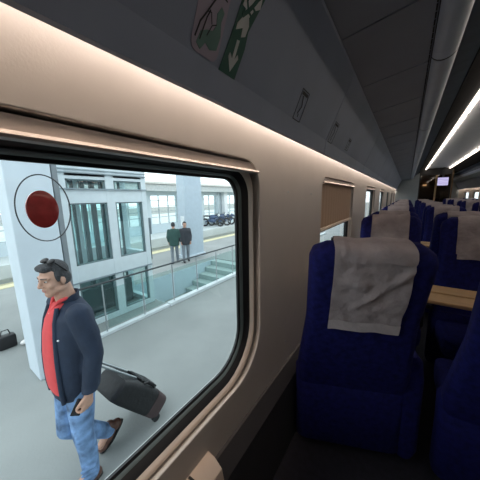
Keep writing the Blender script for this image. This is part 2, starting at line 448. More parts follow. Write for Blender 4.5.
decal([(.588, .008), (.609, .046), (.603, .054), (.594, .040), (.597, .084), (.586, .082), (.584, .038), (.572, .048), (.568, .038)], .0032, 'arrow', M_exw, ex)
decal([(.572, .098), (.596, .112), (.598, .092), (.614, .100), (.618, .125), (.610, .14), (.622, .16), (.645, .175), (.643, .205), (.585, .185), (.575, .150), (.590, .150), (.585, .130), (.572, .112)], .0030, 'doorway_field', M_exw, ex)
for pts, w in (([(.585, .135), (.600, .150), (.612, .165), (.625, .185)], .010), ([(.600, .150), (.588, .165), (.592, .178)], .006), ([(.600, .150), (.615, .146)], .006), ([(.612, .165), (.628, .160)], .006), ([(.625, .188), (.630, .193)], .012)):
    stroke(pts, w, .0038, 'running_figure', M_green, ex)
def seat_label(y, w, v0, v1, label):
    s = thing('seat_number_label', label, 'sticker', on_panel(y, v0))
    M = M_ink
    stroke([(y, v0), (y+w, v0), (y+w, v1), (y, v1), (y, v0)], .0035, .0026, 'outline', M, s)
    m = (v0+v1)/2
    stroke([(y+w*.35, m-.03), (y+w*.6, m), (y+w*.35, m+.035)], .006, .0026, 'pictogram', M, s)
    stroke([(y+w*.5, v0+.015), (y+w*.5, v0+.025)], .006, .0026, 'mark', M, s)
    stroke([(y+w*.15, v1-.012), (y+w*.85, v1-.012)], .012, .0026, 'mark', M, s)
    return s
seat_label(1.045, .075, .0, .115, 'dark outlined seat label on the rack between the stickers and the panel seam')
seat_label(1.60, .085, .0, .115, 'dark outlined seat label on the rack just past the panel seam')
seat_label(2.05, .08, .02, .10, 'faint dark seat label on the rack farther along, over the second window')

# ---- seats
M_alu = mat('seat_metal', (.25, .25, .27), .4, metal=.6)
def sect(cx, cy, hw, hd, z, r, n=5):
    """rounded rectangle ring in the x-y plane"""
    r = min(r, hw*.98, hd*.98)
    return [(a, b, z) for a, b in rrect(cx-hw, cx+hw, cy-hd, cy+hd, r, n)]
def back_half(t):        # half width of the backrest at height t (0 = cushion, 1 = top)
    if t > .93: return .235-.06*((t-.93)/.07)**2
    if t > .55: return .235+.0*(t)
    return .235+.030*min(1, (.55-t)/.35)
def make_seat(n_arm=2):
    rt = thing('train_seat', 'x', 'seat')
    rec = math.radians(15)
    H = .885
    rotm = Matrix.Translation((0, .20, .36)) @ Matrix.Rotation(rec, 4, 'X')      # seat faces +Y: back surface at negative y, top leans to -Y
    def bk(z, off=0.):   # back surface y (local, unrotated)
        return -.055-off - .012*math.sin(max(0, min(1, (z-.55)/.38))*PI)
    lps = []
    for k in range(-2, 27):
        t = k/26; z = H*t
        hd = .055+.012*math.sin(max(0, min(1, (z-.55)/.38))*PI)
        hw = back_half(t)
        if t > .955:
            q = (t-.955)/.045; hd *= math.sqrt(max(.05, 1-q*q*.9))
        lps.append(sect(0, 0, hw, hd, z, hd*.75, 6))
    MB().loops(lps).xf(rotm).build('backrest', M_blue, rt, True, 60)
    # head cover draped over the top, long flap on the back
    for nm, hw, back_len, front_len, off in (('headrest_cover', .143, .40, .30, .005), ('headrest_cover', .136, .05, .34, .009)):
        path = []
        for k in range(26): path.append((bk(H-back_len*(1-k/25)*1.0, off), H-.03-(back_len-.03)*(1-k/25)))
        for k in range(1, 9):
            a = PI-k/9*PI
            path.append((math.cos(a)*(.055+off), H-.018+math.sin(a)*(.020+off)))
        for k in range(26): path.append((-bk(H-.03-(front_len-.03)*k/25, off), H-.03-(front_len-.03)*k/25))
        v = MB(); lp2 = []
        seed = 3.1 if back_len > .1 else 9.7
        for (py, pz) in path:
            row = []
            for i in range(25):
                x = -hw+2*hw*i/24
                w = .014*mnoise.noise(Vector((x*9+seed, pz*11, py*4)))+.003*mnoise.noise(Vector((x*26, pz*24+seed, 2.)))
                # a diagonal crease across the cloth
                w += .014*math.exp(-((pz-H+.19-1.0*(x-.03))/.018)**2)*(1 if py < 0 and x > -.05 else .2)
                w += .010*math.exp(-((pz-H+.16+.1*x)/.013)**2)*(1 if py < 0 and x < 0 else 0)
                sgn = -1 if py < 0 else 1
                row.append((x*(1+.004*math.sin(pz*30)), py+sgn*(abs(w)+.001), pz+(.003*math.sin(x*40))))
            lp2.append(row)
        o = v.loops(lp2, closed=False, cap=False).xf(rotm).build(nm, M_cover, rt, True, 180)
        if back_len > .1:
            h = MB(); rows = []
            for q in (0, .012, .026, .040, .052):
                z = H-back_len+.0+q
                rows.append([(-hw-.001+(2*hw+.002)*i/24, bk(z, off)-.0105+.002*math.sin(i*.9+q*90)*.6, z-.002+.003*math.sin(i/24*hw*80)) for i in range(25)])
            hm = h.loops(rows, closed=False, cap=False).xf(rotm).build('cover_hem', M_hem, rt, True, 180)
    # cushion
    lps = []
    for z, hw, hd, cy in ((.30, .22, .16, .40), (.315, .235, .185, .40), (.38, .24, .195, .40), (.43, .236, .192, .40), (.445, .215, .17, .40)):
        lps.append(sect(0, cy, hw, hd, z, .06, 5))
    MB().loops(lps).build('cushion', M_blue, rt, True, 50)
    # rear skirt below the backrest
    lps = []
    for z, hw, hd in ((.05, .255, .06), (.07, .266, .075), (.30, .268, .078), (.46, .275, .07), (.50, .25, .05)):
        lps.append(sect(0, .20, hw, hd, z, .05, 5))
    MB().loops(lps).build('rear_skirt', M_blue, rt, True, 50)
    # upholstered side bolster between the seats
    lps = []
    for z, a, c in ((.05, .25, .325), (.09, .24, .345), (.50, .22, .340), (.60, .20, .325), (.63, .20, .30)):
        lps.append([(q, w, z) for q, w in rrect(a, c, .13, .27, .035, 4)])
    MB().loops(lps).build('side_bolster', M_blue, rt, True, 50)
    # base
    MB().box(-.10, .10, .28, .58, 0, .04, .01).box(-.05, .05, .36, .50, .03, .30).build('base', M_alu, rt)
    for s in ((-1, 1) if n_arm == 2 else (1,)):
        a = MB()
        lps = [[(s*.268+dx, y, z+dz) for dx, dz in [(.022*math.cos(2*PI*k/12), .016*math.sin(2*PI*k/12)) for k in range(12)]] for y, z in ((.16, .62), (.20, .625), (.45, .62), (.52, .61))]
        a.loops(lps); a.box(s*.268-.014, s*.268+.014, .18, .30, .34, .615, .006)
        a.build('armrest', M_arm, rt, True, 45)
    return rt
proto = make_seat()
# facing bays: rows alternate, back to us (dir 1) and facing us (dir -1)
rows = [(1.03, 1), (2.62, -1), (3.16, 1), (4.72, -1), (5.24, 1), (6.8, -1), (7.32, 1), (8.88, -1), (9.40, 1), (10.96, -1), (11.48, 1)]
rows_r = [(6.8, -1), (7.32, 1), (8.88, -1), (9.40, 1), (10.96, -1), (11.48, 1), (13.04, -1), (15.6, 1)]
SX = (-.114, .48)
ord_ = {1: 'second', 2: 'third'}
def put_seat(x, ytop, d, label, group, tw=0, r0=False):
    o = copy_tree(proto)
    # the top of the back surface sits at ytop
    arms = [ch for ch in o.children if ch.name.startswith('armrest')]
    if x > 0 and len(arms) == 2: bpy.data.objects.remove(arms[0 if d > 0 else 1])
    for ch in list(o.children):
        if ch.name.startswith('side_bolster') and not (r0 and x < 0): bpy.data.objects.remove(ch)
        elif r0 and x < 0 and ch.name.startswith(('cushion', 'base')): ch.rotation_euler = (0, 0, -math.radians(tw-4))
    if r0 and x < 0: bpy.data.objects.remove([ch for ch in o.children if ch.name.startswith('armrest')][0])
    o.location = (x, ytop+.06*d if d > 0 else ytop-.05, FL)
    o.rotation_euler = (0, 0, math.radians(tw)+(0 if d > 0 else PI))
    o['label'] = label; o['group'] = group
    return o
G = 'navy train seats with pale headrest covers'
for r, (y, d) in enumerate(rows):
    for c, x in enumerate(SX):
        if r == 0: lb = ['navy seat seen from behind, its long wrinkled pale headrest cover in the middle', 'navy seat cut off by the right edge, next to the large one'][c]
        elif r == 1: lb = ['navy seat just beyond the large front seat, under the half-drawn blind', 'navy seat behind the tan table, pale cover at the right edge'][c]
        elif r == 2: lb = ['navy seat by the wall, back to back with the one under the blind', 'navy aisle seat back to back with the one behind the tan table'][c]
        else: lb = ['navy seat with pale cover farther down along the left windows', 'navy seat with pale cover farther down beside the aisle, left of it'][c]
        put_seat(x, y+(.08 if r == 0 and c else 0), d, lb, G, (22, 3)[c] if r == 0 else 4, r == 0)
for r, (y, d) in enumerate(rows_r):
    for c, x in enumerate((mx(SX[1]), mx(SX[0]))):
        if not (y > 13.3 and c == 0): put_seat(x, y, d, 'navy seat with pale cover far away on the other side of the aisle', G)
for ch in list(proto.children_recursive): bpy.data.objects.remove(ch)
bpy.data.objects.remove(proto)
# ---- tables in the facing bays
def make_table(label, y):
    t = thing('folding_table', label, 'table', (WL, y, -.65), 'tan bay tables')
    MB().box(WL+.015, .60, y-.17, y-.012, -.668, -.645, .006).build('table_leaf', M_wood, t)
    MB().box(WL+.015, .60, y+.012, y+.17, -.668, -.645, .006).build('table_leaf', M_wood, t)
    MB().box(WL+.015, .58, y-.02, y+.02, -.70, -.668).build('hinge_beam', M_black, t)
    MB().box(WL+.08, WL+.13, y-.03, y+.03, FL, -.70).build('table_leg', M_alu, t)
make_table('tan folding table glimpsed between the two front seats', 1.98)
for y in (4.0, 6.05): make_table('tan bay table farther down, hidden behind seat backs', y)

# ---- glazed partition and door at the carriage end, screen
gp = thing('glass_partition', 'dark glazed partition with wooden post at the aisle end', 'partition', (.9, Y1, FL))
MB().box(.36, 1.46, Y1, Y1+.04, .83, 1.12).box(.36, .40, Y1, Y1+.04, FL, .83).box(1.42, 1.46, Y1, Y1+.04, FL, .83).box(.40, 1.42, Y1, Y1+.04, FL, FL+.12).build('frame', M_black, gp)
MB().box(.925, .985, Y1-.01, Y1+.05, FL, .83).build('post', mat('wood_post', (.45, .30, .16), .5, stretch=(3, 3, 1)), gp)
MB().box(.40, .925, Y1+.015, Y1+.022, FL+.12, .83).build('pane', glass('smoked_glass', (.28, .25, .22), .09), gp)
MB().box(.985, 1.42, Y1+.015, Y1+.022, FL+.12, .83).build('pane', MAT['smoked_glass'], gp)
struct(MB().box(.30, 1.52, Y1+1.6, Y1+1.64, FL, 1.2).box(.30, .34, Y1+.06, Y1+1.6, FL, 1.2).box(1.48, 1.52, Y1+.06, Y1+1.6, FL, 1.2).build('wall_vestibule', mat('vestibule_wood', (.20, .13, .07), .5, stretch=(4, 4, 1))), 'brown vestibule walls behind the glazed partition')
vl = thing('added_vestibule_glow', 'added glow block in the dark vestibule standing in for warm reflections', 'light', (.62, Y1+1.5, .45))  # added glow source, stands in for warm reflections in the partition glass
MB().box(.56, .72, Y1+1.52, Y1+1.6, .42, .50, .01).build('glow_block', mat('vestibule_glow', (1, .8, .5), emit=(1, .72, .42), estr=4), vl)
MB().box(.60, .68, Y1+1.56, Y1+1.6, .38, .42).build('glow_base', M_black, vl)
tv = thing('information_screen', 'lit lilac information screen hanging at the aisle end', 'screen', (1.17, Y1-.15, .55))
MB().box(.975, 1.36, Y1-.14, Y1-.08, .36, .72, .01).build('screen_body', M_black, tv)
def screen_mat():
    m = bpy.data.materials.new('screen_lit'); m.use_nodes = True; nt = m.node_tree
    b = nt.nodes['Principled BSDF']; b.inputs['Base Color'].default_value = (.02, .02, .02, 1); b.inputs['Emission Strength'].default_value = .9
    tc = nt.nodes.new('ShaderNodeTexCoord'); w = nt.nodes.new('ShaderNodeTexWave'); w.bands_direction = 'Z'; w.inputs['Scale'].default_value = 5; w.inputs['Distortion'].default_value = 3
    r = nt.nodes.new('ShaderNodeValToRGB'); r.color_ramp.elements[0].color = (.30, .26, .52, 1); r.color_ramp.elements[1].color = (.62, .58, .80, 1)
    nt.links.new(tc.outputs['Object'], w.inputs['Vector']); nt.links.new(w.outputs['Fac'], r.inputs['Fac']); nt.links.new(r.outputs['Color'], b.inputs['Emission Color'])
    return m
MB().box(.99, 1.345, Y1-.143, Y1-.139, .375, .705).build('display', screen_mat(), tv)
MB().box(1.13, 1.20, Y1-.12, Y1-.10, .72, 1.12).build('bracket', M_black, tv)

# ================================================================== THE STATION
M_plat = mat('platform_concrete', (.265, .285, .28), .85, var=.10, scale=1.3, bump=.25, bscale=40)
M_plat2 = mat('platform_pale', (.55, .60, .60), .85, var=.06, scale=1.3)
M_ballast = mat('ballast', (.42, .40, .27), .95, var=.4, scale=30, bump=.6, bscale=40)
M_kerb = mat('kerb_white', (.62, .68, .70), .7, var=.08, scale=5)
SY0, SY1 = 2.92, 6.3           # stairwell
XK, XS = -3.75, -5.45
b = MB()
b.box(XK, -.85, -8, 30, PF-.5, PF)
b.box(XS, XK, -8, SY0, PF-.5, PF); b.box(XS, XK, SY1, 30, PF-.5, PF)
b.box(-8.3, XS, -8, 30, PF-.5, PF)
struct(b.build('platform', M_plat), 'grey concrete platform outside the window')
struct(MB().box(-8.3, -8.0, -8, 30, PF, PF+.012).build('trim_4', mat('platform_edge_yellow', (.60, .56, .36), .8)), 'yellow edge line of the platform')
b = MB().box(-11.0, -8.3, -8, 40, PF-.6, PF-.5); b.box(-.9, 12, -30, 40, PF-.75, PF-.6)
struct(b.build('track_bed', M_ballast), 'pale gravel track bed between the platforms')
for x in (-9.2, -10.6):
    tag(MB().box(x-.035, x+.035, -8, 40, PF-.5, PF-.36).box(x-.07, x+.07, -8, 40, PF-.5, PF-.48).build('rail', M_steel),
        'steel rail of the far track, nearer to the big column' if x > -10 else 'steel rail of the far track, nearer to the far platform', 'rail')
struct(MB().box(-30, -11.0, -8, 45, PF-.6, PF).build('platform_far', M_plat2), 'bright far platform across the track')
struct(MB().box(-80, 80, -80, 120, PF-.9, PF-.76).build('ground', mat('ground_far', (.30, .31, .29), .9)), 'ground around the station')
# kerb of the stairwell and of the lift
b = MB().box(XK-.06, XK+.06, 2.85, 14, PF, PF+.07, .008).box(XK-.05, XK+.04, 1.2, 2.85, PF, PF+.05, .006)
struct(b.build('kerb', M_kerb), 'white kerb along the stair opening')
# stairs descend towards the lift
st = MB(); ns = 11
prof = []
y, z = SY1, PF-.02
pts = [(SY1, PF-2.6)]
pts.append((y, z))
for k in range(ns):
    y -= .30; pts.append((y, z)); z -= .150; pts.append((y, z))
pts.append((y, PF-2.6))
st.loops([[(XS+.02, a, c) for a, c in pts], [(XK-.06, a, c) for a, c in pts]])
struct(st.build('stairs', mat('stair_stone', (.36, .43, .42), .8, var=.06)), 'concrete steps going down behind the glass railing')
b = MB().box(XS-.12, XS+.01, SY0-.1, SY1+.1, PF-2.6, PF-.004).box(XK-.05, XK+.02, SY0-.1, SY1, PF-2.6, PF-.004).box(XS, XK, SY0-.12, SY0+.01, PF-2.6, PF-.004)
struct(b.build('wall_stairwell', M_col), 'pale walls of the stair opening')
# railing
M_rail = mat('handrail_steel', (.045, .055, .06), .5)
rl = thing('glass_railing', 'steel and glass railing along the stair opening in front of the lift', 'railing', (XK, 3, PF))
RZ = -1.25
MB().tube([(XK, 1.24, RZ), (XK, 9.0, RZ)], .016, 12).build('handrail', M_rail, rl, True)
py = [1.30+.672*k-.32 for k in range(1, 12)]
for k, y in enumerate(py):
    MB().box(XK-.008, XK+.008, y-.009, y+.009, PF+.02, RZ, .003).build('post', M_steel, rl)
    if k: MB().box(XK-.004, XK+.004, py[k-1]+.03, y-.03, PF+.10, RZ-.12).build('glass_panel', M_rglass, rl)
# ---- lift shaft
ev = thing('lift_shaft', 'white framed glass lift shaft behind the walking man', 'lift', (-4.9, 2.15, PF))
EX, EXB, EY0, EY1 = -4.2, -5.75, 1.36, 2.86
TOPZ = 1.0
b = MB()
def facade(b, x0, x1):
    for y0, y1 in ((EY0, 1.52), (2.10, 2.24), (2.76, EY1)): b.box(x0, x1, y0, y1, PF, TOPZ, .006)
    for z0, z1 in ((TOPZ-.62, TOPZ), (.335, .42), (-.035, .172), (-1.30, -1.02), (PF, PF+.10)): b.box(x0+.004, x1-.004, EY0+.003, EY1-.003, z0, z1, .003)
facade(b, EX-.12, EX); facade(b, EXB, EXB+.12)
for y0, y1 in ((EY0, EY0+.12), (EY1-.12, EY1)):
    for z0, z1 in ((TOPZ-.62, TOPZ), (-1.30, -1.02), (PF, PF+.10), (-.035, .172)): b.box(EXB+.02, EX-.02, y0+.008, y1-.008, z0+.006, z1-.006)
    b.box((EX+EXB)/2-.05, (EX+EXB)/2+.05, y0, y1, PF, TOPZ)
b.build('frame', M_elev, ev)
MB().box(EXB-.1, EX+.1, EY0-.05, EY1+.1, TOPZ, TOPZ+.18, .02).build('roof', M_white, ev)
# thin mouldings on the front header
b = MB().box(EX, EX+.03, EY0, EY1, .42, .435).box(EX, EX+.02, EY0, EY1, .475, .485).box(EX, EX+.03, EY0, EY1, .195-.02, .195).box(EX, EX+.025, EY0, EY1, -1.30, -1.28)
b.build('mouldings', mat('moulding_grey', (.26, .32, .35), .5), ev)
for y0, y1 in ((1.52, 2.10), (2.24, 2.76)):
    for z0, z1 in ((.172, .335), (-1.02, -.035), (PF+.10, -1.30)):
        p = MB().box(EX-.07, EX-.062, y0, y1, z0, z1).build('pane', M_eglass, ev)
        f_ = MB()
        for a0, a1, c0, c1 in ((y0, y0+.028, z0, z1), (y1-.028, y1, z0, z1), (y0, y1, z0, z0+.02), (y0, y1, z1-.02, z1)):
            f_.box(EX-.055, EX-.02, a0, a1, c0, c1)
        f_.build('window_frame', mat('lift_frame_dark', (.14, .20, .21), .4), ev)
for y0, y1 in ((1.52, 2.10), (2.24, 2.76)):
    for z0, z1 in ((-1.02, -.035), (PF+.10, -1.30)):
        MB().box(EXB+.06, EXB+.066, y0, y1, z0, z1).build('pane', M_eglass, ev)
for x, y, w in ((-4.75, 1.95, .07), (-4.75, 2.28, .06), (-5.3, 2.36, .08), (-5.3, 2.95-.3, .05), (-4.75, 2.62, .035), (-5.35, 2.02, .05)):
    MB().box(x-w/2, x+w/2, y-w/2, y+w/2, PF, TOPZ).build('guide_rail', M_dsteel, ev)
MB().box(-5.4, -4.65, 1.6, 2.65, PF+.02, PF+.5).build('machine_box', M_dsteel, ev)

# ---- square column beside the lift, with a grey pipe
cn = tag(MB().box(-3.80, -3.40, .69, 1.10, PF, 2.6, .012).build('platform_column', M_col), 'pale square platform column behind the walking man', 'column')
tag(MB().box(-3.55, -3.42, 1.112, 1.172, PF, 2.6, .01).build('drainpipe', mat('pipe_grey', (.20, .23, .25), .5)), 'grey square drainpipe between the pale column and the lift', 'pipe')
bc = thing('station_column', 'tall pale column behind the two people on the far platform side', 'column', (-6.4, 6.1, PF))
MB().box(-6.60, -6.2, 5.68, 6.5, PF, 2.8, .02).build('shaft', mat('far_column', (.46, .55, .62), .6, var=.04), bc)
MB().box(-6.65, -6.15, 5.63, 6.55, PF, PF+.12, .01).build('plinth', M_col, bc)
MB().box(-6.46, -6.28, 5.668, 5.68, -.92, -.58).build('notice', mat('notice_white', (.75, .80, .82), .6), bc)

# ---- hall wall across the track
hw_ = sroot('wall_hall', (-13.2, 14, PF), 'pale station hall with gridded windows across the track')
def bay(y0, y1):
    b = MB()
    nn = max(2, round((y1-y0)/.72))
    for k in range(nn+1):
        y = y0+(y1-y0)*k/nn; b.box(-13.04, -12.98, y-.022, y+.022, -1.55, .26)
    for z in (-1.55, -1.10, -.75, -.40, -.05, .26): b.box(-13.03, -12.99, y0, y1, z-.018, z+.018)
    b.build('window_grid', mat('grid_grey', (.40, .46, .48), .5), hw_)
    MB().box(-13.06, -13.05, y0, y1, -1.55, .26).build('pane', glass('hall_glass', (.95, .98, .98), .05), hw_)
bays = [(-4, 1.2), (1.9, 4.2), (4.9, 8.3), (8.95, 11.15), (13.6, 15.25), (16.4, 19.5), (20.2, 24), (24.7, 30)]
for a, c in bays: bay(a, c)
b = MB().box(-13.2, -12.9, -6, 34, PF, -1.55).box(-13.2, -12.8, -6, 34, .26, .50)
prev = -6
for a, c in bays+[(34, 34)]:
    if a > prev: b.box(-13.2, -12.75, prev, a, PF, .50)
    prev = c
b.build('wall_body', mat('hall_wall', (.55, .64, .68), .7, var=.03), hw_)
MB().box(-13.6, -12.0, -6, 34, .50, .86).build('fascia', mat('hall_fascia', (.50, .54, .54), .6), hw_)
MB().box(-13.6, -11.96, -6, 34, .86, .90).build('gutter', mat('gutter_grey', (.28, .30, .31), .5), hw_)
MB().prism([(-14, .90), (-11.9, .90), (-11.9, 1.0), (-14, 1.35)], -6, 34).build('roof', mat('hall_roof', (.62, .62, .58), .6), hw_)
# columns on the far platform
for y in (11.45, 15.75):
    tag(MB().box(-12.6, -12.3, y-.22, y+.22, PF, .52, .02).build('hall_column', M_white), 'white pillar in front of the hall windows, '+('left of the big column' if y < 12 else 'beside the parked motorbikes'), 'column')
kx = thing('information_kiosk', 'slim dark grey information post beyond the lift', 'post', (-7.4, 5.0, PF))
MB().box(-7.46, -7.36, 4.93, 5.12, PF+.9, -.62, .02).build('panel', mat('kiosk_dark', (.14, .18, .20), .4), kx)
MB().box(-7.44, -7.38, 4.99, 5.06, PF, PF+.9).build('post', M_dsteel, kx)

# ---- motorbikes parked by the hall
def motorbike():
    t = thing('motorbike', 'dark parked motorbike in the row before the far hall windows', 'motorbike', (0, 0, 0), 'parked motorbikes')
    for x in (-.62, .62):
        lps = []
        for k in range(20):
            a = 2*PI*k/20
            lps.append([(x+(.26+.055*math.cos(q))*math.cos(a), .06*math.sin(q), .315+(.26+.055*math.cos(q))*math.sin(a)) for q in [2*PI*j/8 for j in range(8)]])
        MB().loops(lps, ring=True).build('wheel', M_black, t, True, 180)
    MB().ell((.05, 0, .72), (.33, .15, .15)).ell((0, 0, .45), (.28, .13, .17)).capsule((.35, 0, .70), .05, (.60, 0, .33), .03).capsule((-.2, 0, .5), .05, (-.6, 0, .33), .03).build('frame', mat('bike_blue', (.05, .09, .18), .35), t, True, 180)
    MB().ell((-.42, 0, .80), (.34, .13, .06)).build('saddle', M_black, t, True, 180)
    MB().tube([(.38, -.34, 1.02), (.44, -.1, .98), (.44, .1, .98), (.38, .34, 1.02)], .018).tube([(.44, 0, .98), (.48, 0, .62)], .022).build('handlebar', M_dsteel, t, True)
    MB().ell((.52, 0, .86), (.09, .09, .10)).build('headlamp', M_white, t, True, 180)
    return t
pb = motorbike()
for k in range(4):
    o = pb if k == 0 else copy_tree(pb)
    o.location = (-12.1+.1*(k % 2), 13.75+.68*k, PF); o.rotation_euler = (0, 0, .35+.1*k)

# ================================================================== PEOPLE
def rot_fr(yaw, pitch, roll=0): return Matrix.Rotation(yaw, 3, 'Z') @ Matrix.Rotation(pitch, 3, 'X') @ Matrix.Rotation(roll, 3, 'Y')
SKIN = mat('skin', (.50, .29, .21), .55, var=.06, scale=30)
HAIR = mat('hair_dark', (.045, .047, .052), .75, var=.75, scale=150, bump=.9, bscale=190)
EYE = mat('eye_dark', (.02, .015, .012), .3)
EYEW = mat('eye_white', (.6, .58, .55), .3)
LIP = mat('lip', (.36, .15, .12), .5)
def head_shape(b, c, R, s=1.):
    P = lambda x, y, z: Vector(c)+R@(Vector((x, y, z))*s)
    E = lambda x, y, z, rx, ry, rz: b.ell(P(x, y, z), (rx*s, ry*s, rz*s), R)
    E(0, .016, .03, .074, .094, .086); E(0, -.026, -.028, .060, .062, .086)
    E(0, -.060, -.096, .030, .026, .024); E(0, -.035, -.078, .050, .045, .034)
    for q in (-1, 1):
        E(q*.036, -.058, -.028, .026, .024, .026)                # cheeks
        E(q*.055, -.005, -.065, .016, .045, .022)                # jaw
        E(q*.075, .012, -.012, .009, .019, .031)                 # ears
        E(q*.079, .020, -.010, .006, .014, .026)
        b.capsule(P(q*.012, -.084, .024), .010*s, P(q*.048, -.066, .022), .010*s)   # brow
    b.capsule(P(0, -.083, .018), .010*s, P(0, -.107, -.026), .0125*s)               # nose
    for q in (-1, 1): E(q*.012, -.094, -.032, .010, .012, .009)
    b.capsule(P(-.020, -.080, -.057), .007*s, P(.020, -.080, -.057), .007*s); b.capsule(P(-.016, -.080, -.068), .008*s, P(.016, -.080, -.068), .008*s)
def face_bits(rt, c, R, s=1.):
    P = lambda x, y, z: Vector(c)+R@(Vector((x, y, z))*s)
    b = MB()
    for q in (-1, 1): b.ell(P(q*.031, -.0765, .004), (.011*s, .007*s, .0045*s), R)
    b.build('eyes', EYEW, rt, True, 180)
    b = MB()
    for q in (-1, 1): b.ell(P(q*.031, -.0825, .003), (.0055*s, .005*s, .0048*s), R)
    b.build('irises', EYE, rt, True, 180)
    b = MB()
    for q in (-1, 1): b.capsule(P(q*.014, -.0925, .026), .0038*s, P(q*.050, -.0735, .0255), .0028*s, 8)
    b.build('eyebrows', HAIR, rt, True, 180)
    b = MB().capsule(P(-.018, -.0865, -.0585), .0036*s, P(.018, -.0865, -.0585), .0036*s, 8).capsule(P(-.014, -.0865, -.067), .0042*s, P(.014, -.0865, -.067), .0042*s, 8)
    b.build('lips', LIP, rt, True, 180)
def hair_shape(b, c, R, s=1., long=False):
    P = lambda x, y, z: Vector(c)+R@(Vector((x, y, z))*s)
    E = lambda x, y, z, rx, ry, rz: b.ell(P(x, y, z), (rx*s, ry*s, rz*s), R)
    E(0, .024, .042, .0775, .090, .079)
    E(0, -.046, .084, .056, .042, .030); E(.02, -.066, .082, .032, .024, .021); E(-.02, -.064, .084, .032, .024, .021)
    E(0, .070, -.012, .064, .044, .060)
    for q in (-1, 1): E(q*.068, .036, .000, .016, .042, .050); E(q*.068, -.016, .018, .012, .014, .036)
    if long: E(0, .075, -.10, .07, .04, .10)
def torso_rings(b, rows, n=28, power=2.4):
    lps = []
    for (cx, cy, z, hx, hy) in rows:
        lp = []
        for k in range(n):
            a = 2*PI*k/n; ca, sa = math.cos(a), math.sin(a)
            lp.append((cx+hx*math.copysign(abs(ca)**(2/power), ca), cy+hy*math.copysign(abs(sa)**(2/power), sa), z))
        lps.append(lp)
    b.loops(lps)
def limb(b, pts):
    for (p, r), (q, t) in zip(pts, pts[1:]): b.capsule(p, r, q, t)

# ---- the man walking past with his case (walks towards -Y)
man = thing('person', 'man in navy jacket and red shirt walking past the window with phone in hand', 'person', (-1.85, .55, PF))
HC = Vector((-1.84, .525, -.485)); HR = rot_fr(math.radians(13), math.radians(7)) @ Matrix.Diagonal((1, .86, 1)); HS = .97
LS, LE, LWr = Vector((-1.675, .575, -.715)), Vector((-1.61, .61, -.985)), Vector((-1.605, .555, -1.205))
RS, RE, RW = Vector((-2.025, .585, -.715)), Vector((-2.07, .70, -.97)), Vector((-1.985, .705, -1.21))
HIP = Vector((-1.85, .56, -1.24))
LH, LK, LA = Vector((-1.765, .555, -1.25)), Vector((-1.775, .535, -1.63)), Vector((-1.795, .545, -2.015))
RH, RK, RA = Vector((-1.935, .555, -1.25)), Vector((-1.93, .49, -1.655)), Vector((-1.945, .775, -1.945))
b = MB()
head_shape(b, HC, HR, HS)
b.capsule((-1.845, .56, -.55), .056, (-1.85, .585, -.68), .062)
torso_rings(b, [(-1.85, .58, -.70, .12, .08), (-1.85, .575, -.80, .165, .10), (-1.85, .565, -.95, .15, .105), (-1.85, .56, -1.10, .145, .105), (-1.85, .56, -1.25, .145, .10), (-1.85, .56, -1.30, .12, .08)])
limb(b, [(LS, .045), (LE, .036), (LWr, .026)]); limb(b, [(RS, .045), (RE, .036), (RW, .026)])
limb(b, [(LH, .065), (LK, .045), (LA, .036)]); limb(b, [(RH, .065), (RK, .045), (RA, .036)])
b.capsule(LA, .035, LA+Vector((0, -.10, -.04)), .03); b.capsule(RA, .035, RA+Vector((0, -.08, -.08)), .03)
# left hand round the phone: palm, four curled fingers, thumb
def hand(b, w, d, pal, side):
    """w wrist, d direction down the hand, pal palm normal, side towards the thumb"""
    d, pal = Vector(d).normalized(), Vector(pal).normalized(); side = d.cross(pal)*side
    k0 = w+d*.085
    b.capsule(w, .024, w+d*.03, .026)
    for q in (-.03, -.010, .010, .029): b.capsule(w+d*.025+side*q*.6, .015, k0+side*q, .0125)
    for q, L in ((-.031, .060), (-.010, .074), (.011, .078), (.031, .070)):
        a = k0+side*q; e1 = a+d*L*.42+pal*L*.16; e2 = e1+d*L*.10+pal*L*.36; e3 = e2-d*L*.12+pal*L*.22
        b.capsule(a, .0105, e1, .0098); b.capsule(e1, .0098, e2, .009); b.capsule(e2, .009, e3, .008)
    t0 = w+d*.03+side*.024; t1 = t0+d*.026+side*.022+pal*.012; t2 = t1+d*.026+pal*.016+side*.002; t3 = t2+d*.014+pal*.012-side*.006
    b.capsule(t0, .015, t1, .012); b.capsule(t1, .012, t2, .0105); b.capsule(t2, .0105, t3, .009)
hand(b, LWr+Vector((0, -.008, -.02)), (.0, -.20, -.98), (-.92, -.38, .05), -1)
hand(b, RW+Vector((0, 0, -.02)), (0, .12, -1), (.75, -.5, 0), -1)
body = b.build('body', SKIN, man, remesh=.0055, smit=3)
face_bits(man, HC, HR, HS)
b = MB(); hair_shape(b, HC, HR, HS)
hr = b.build('hair', HAIR, man, remesh=.006, smit=2)
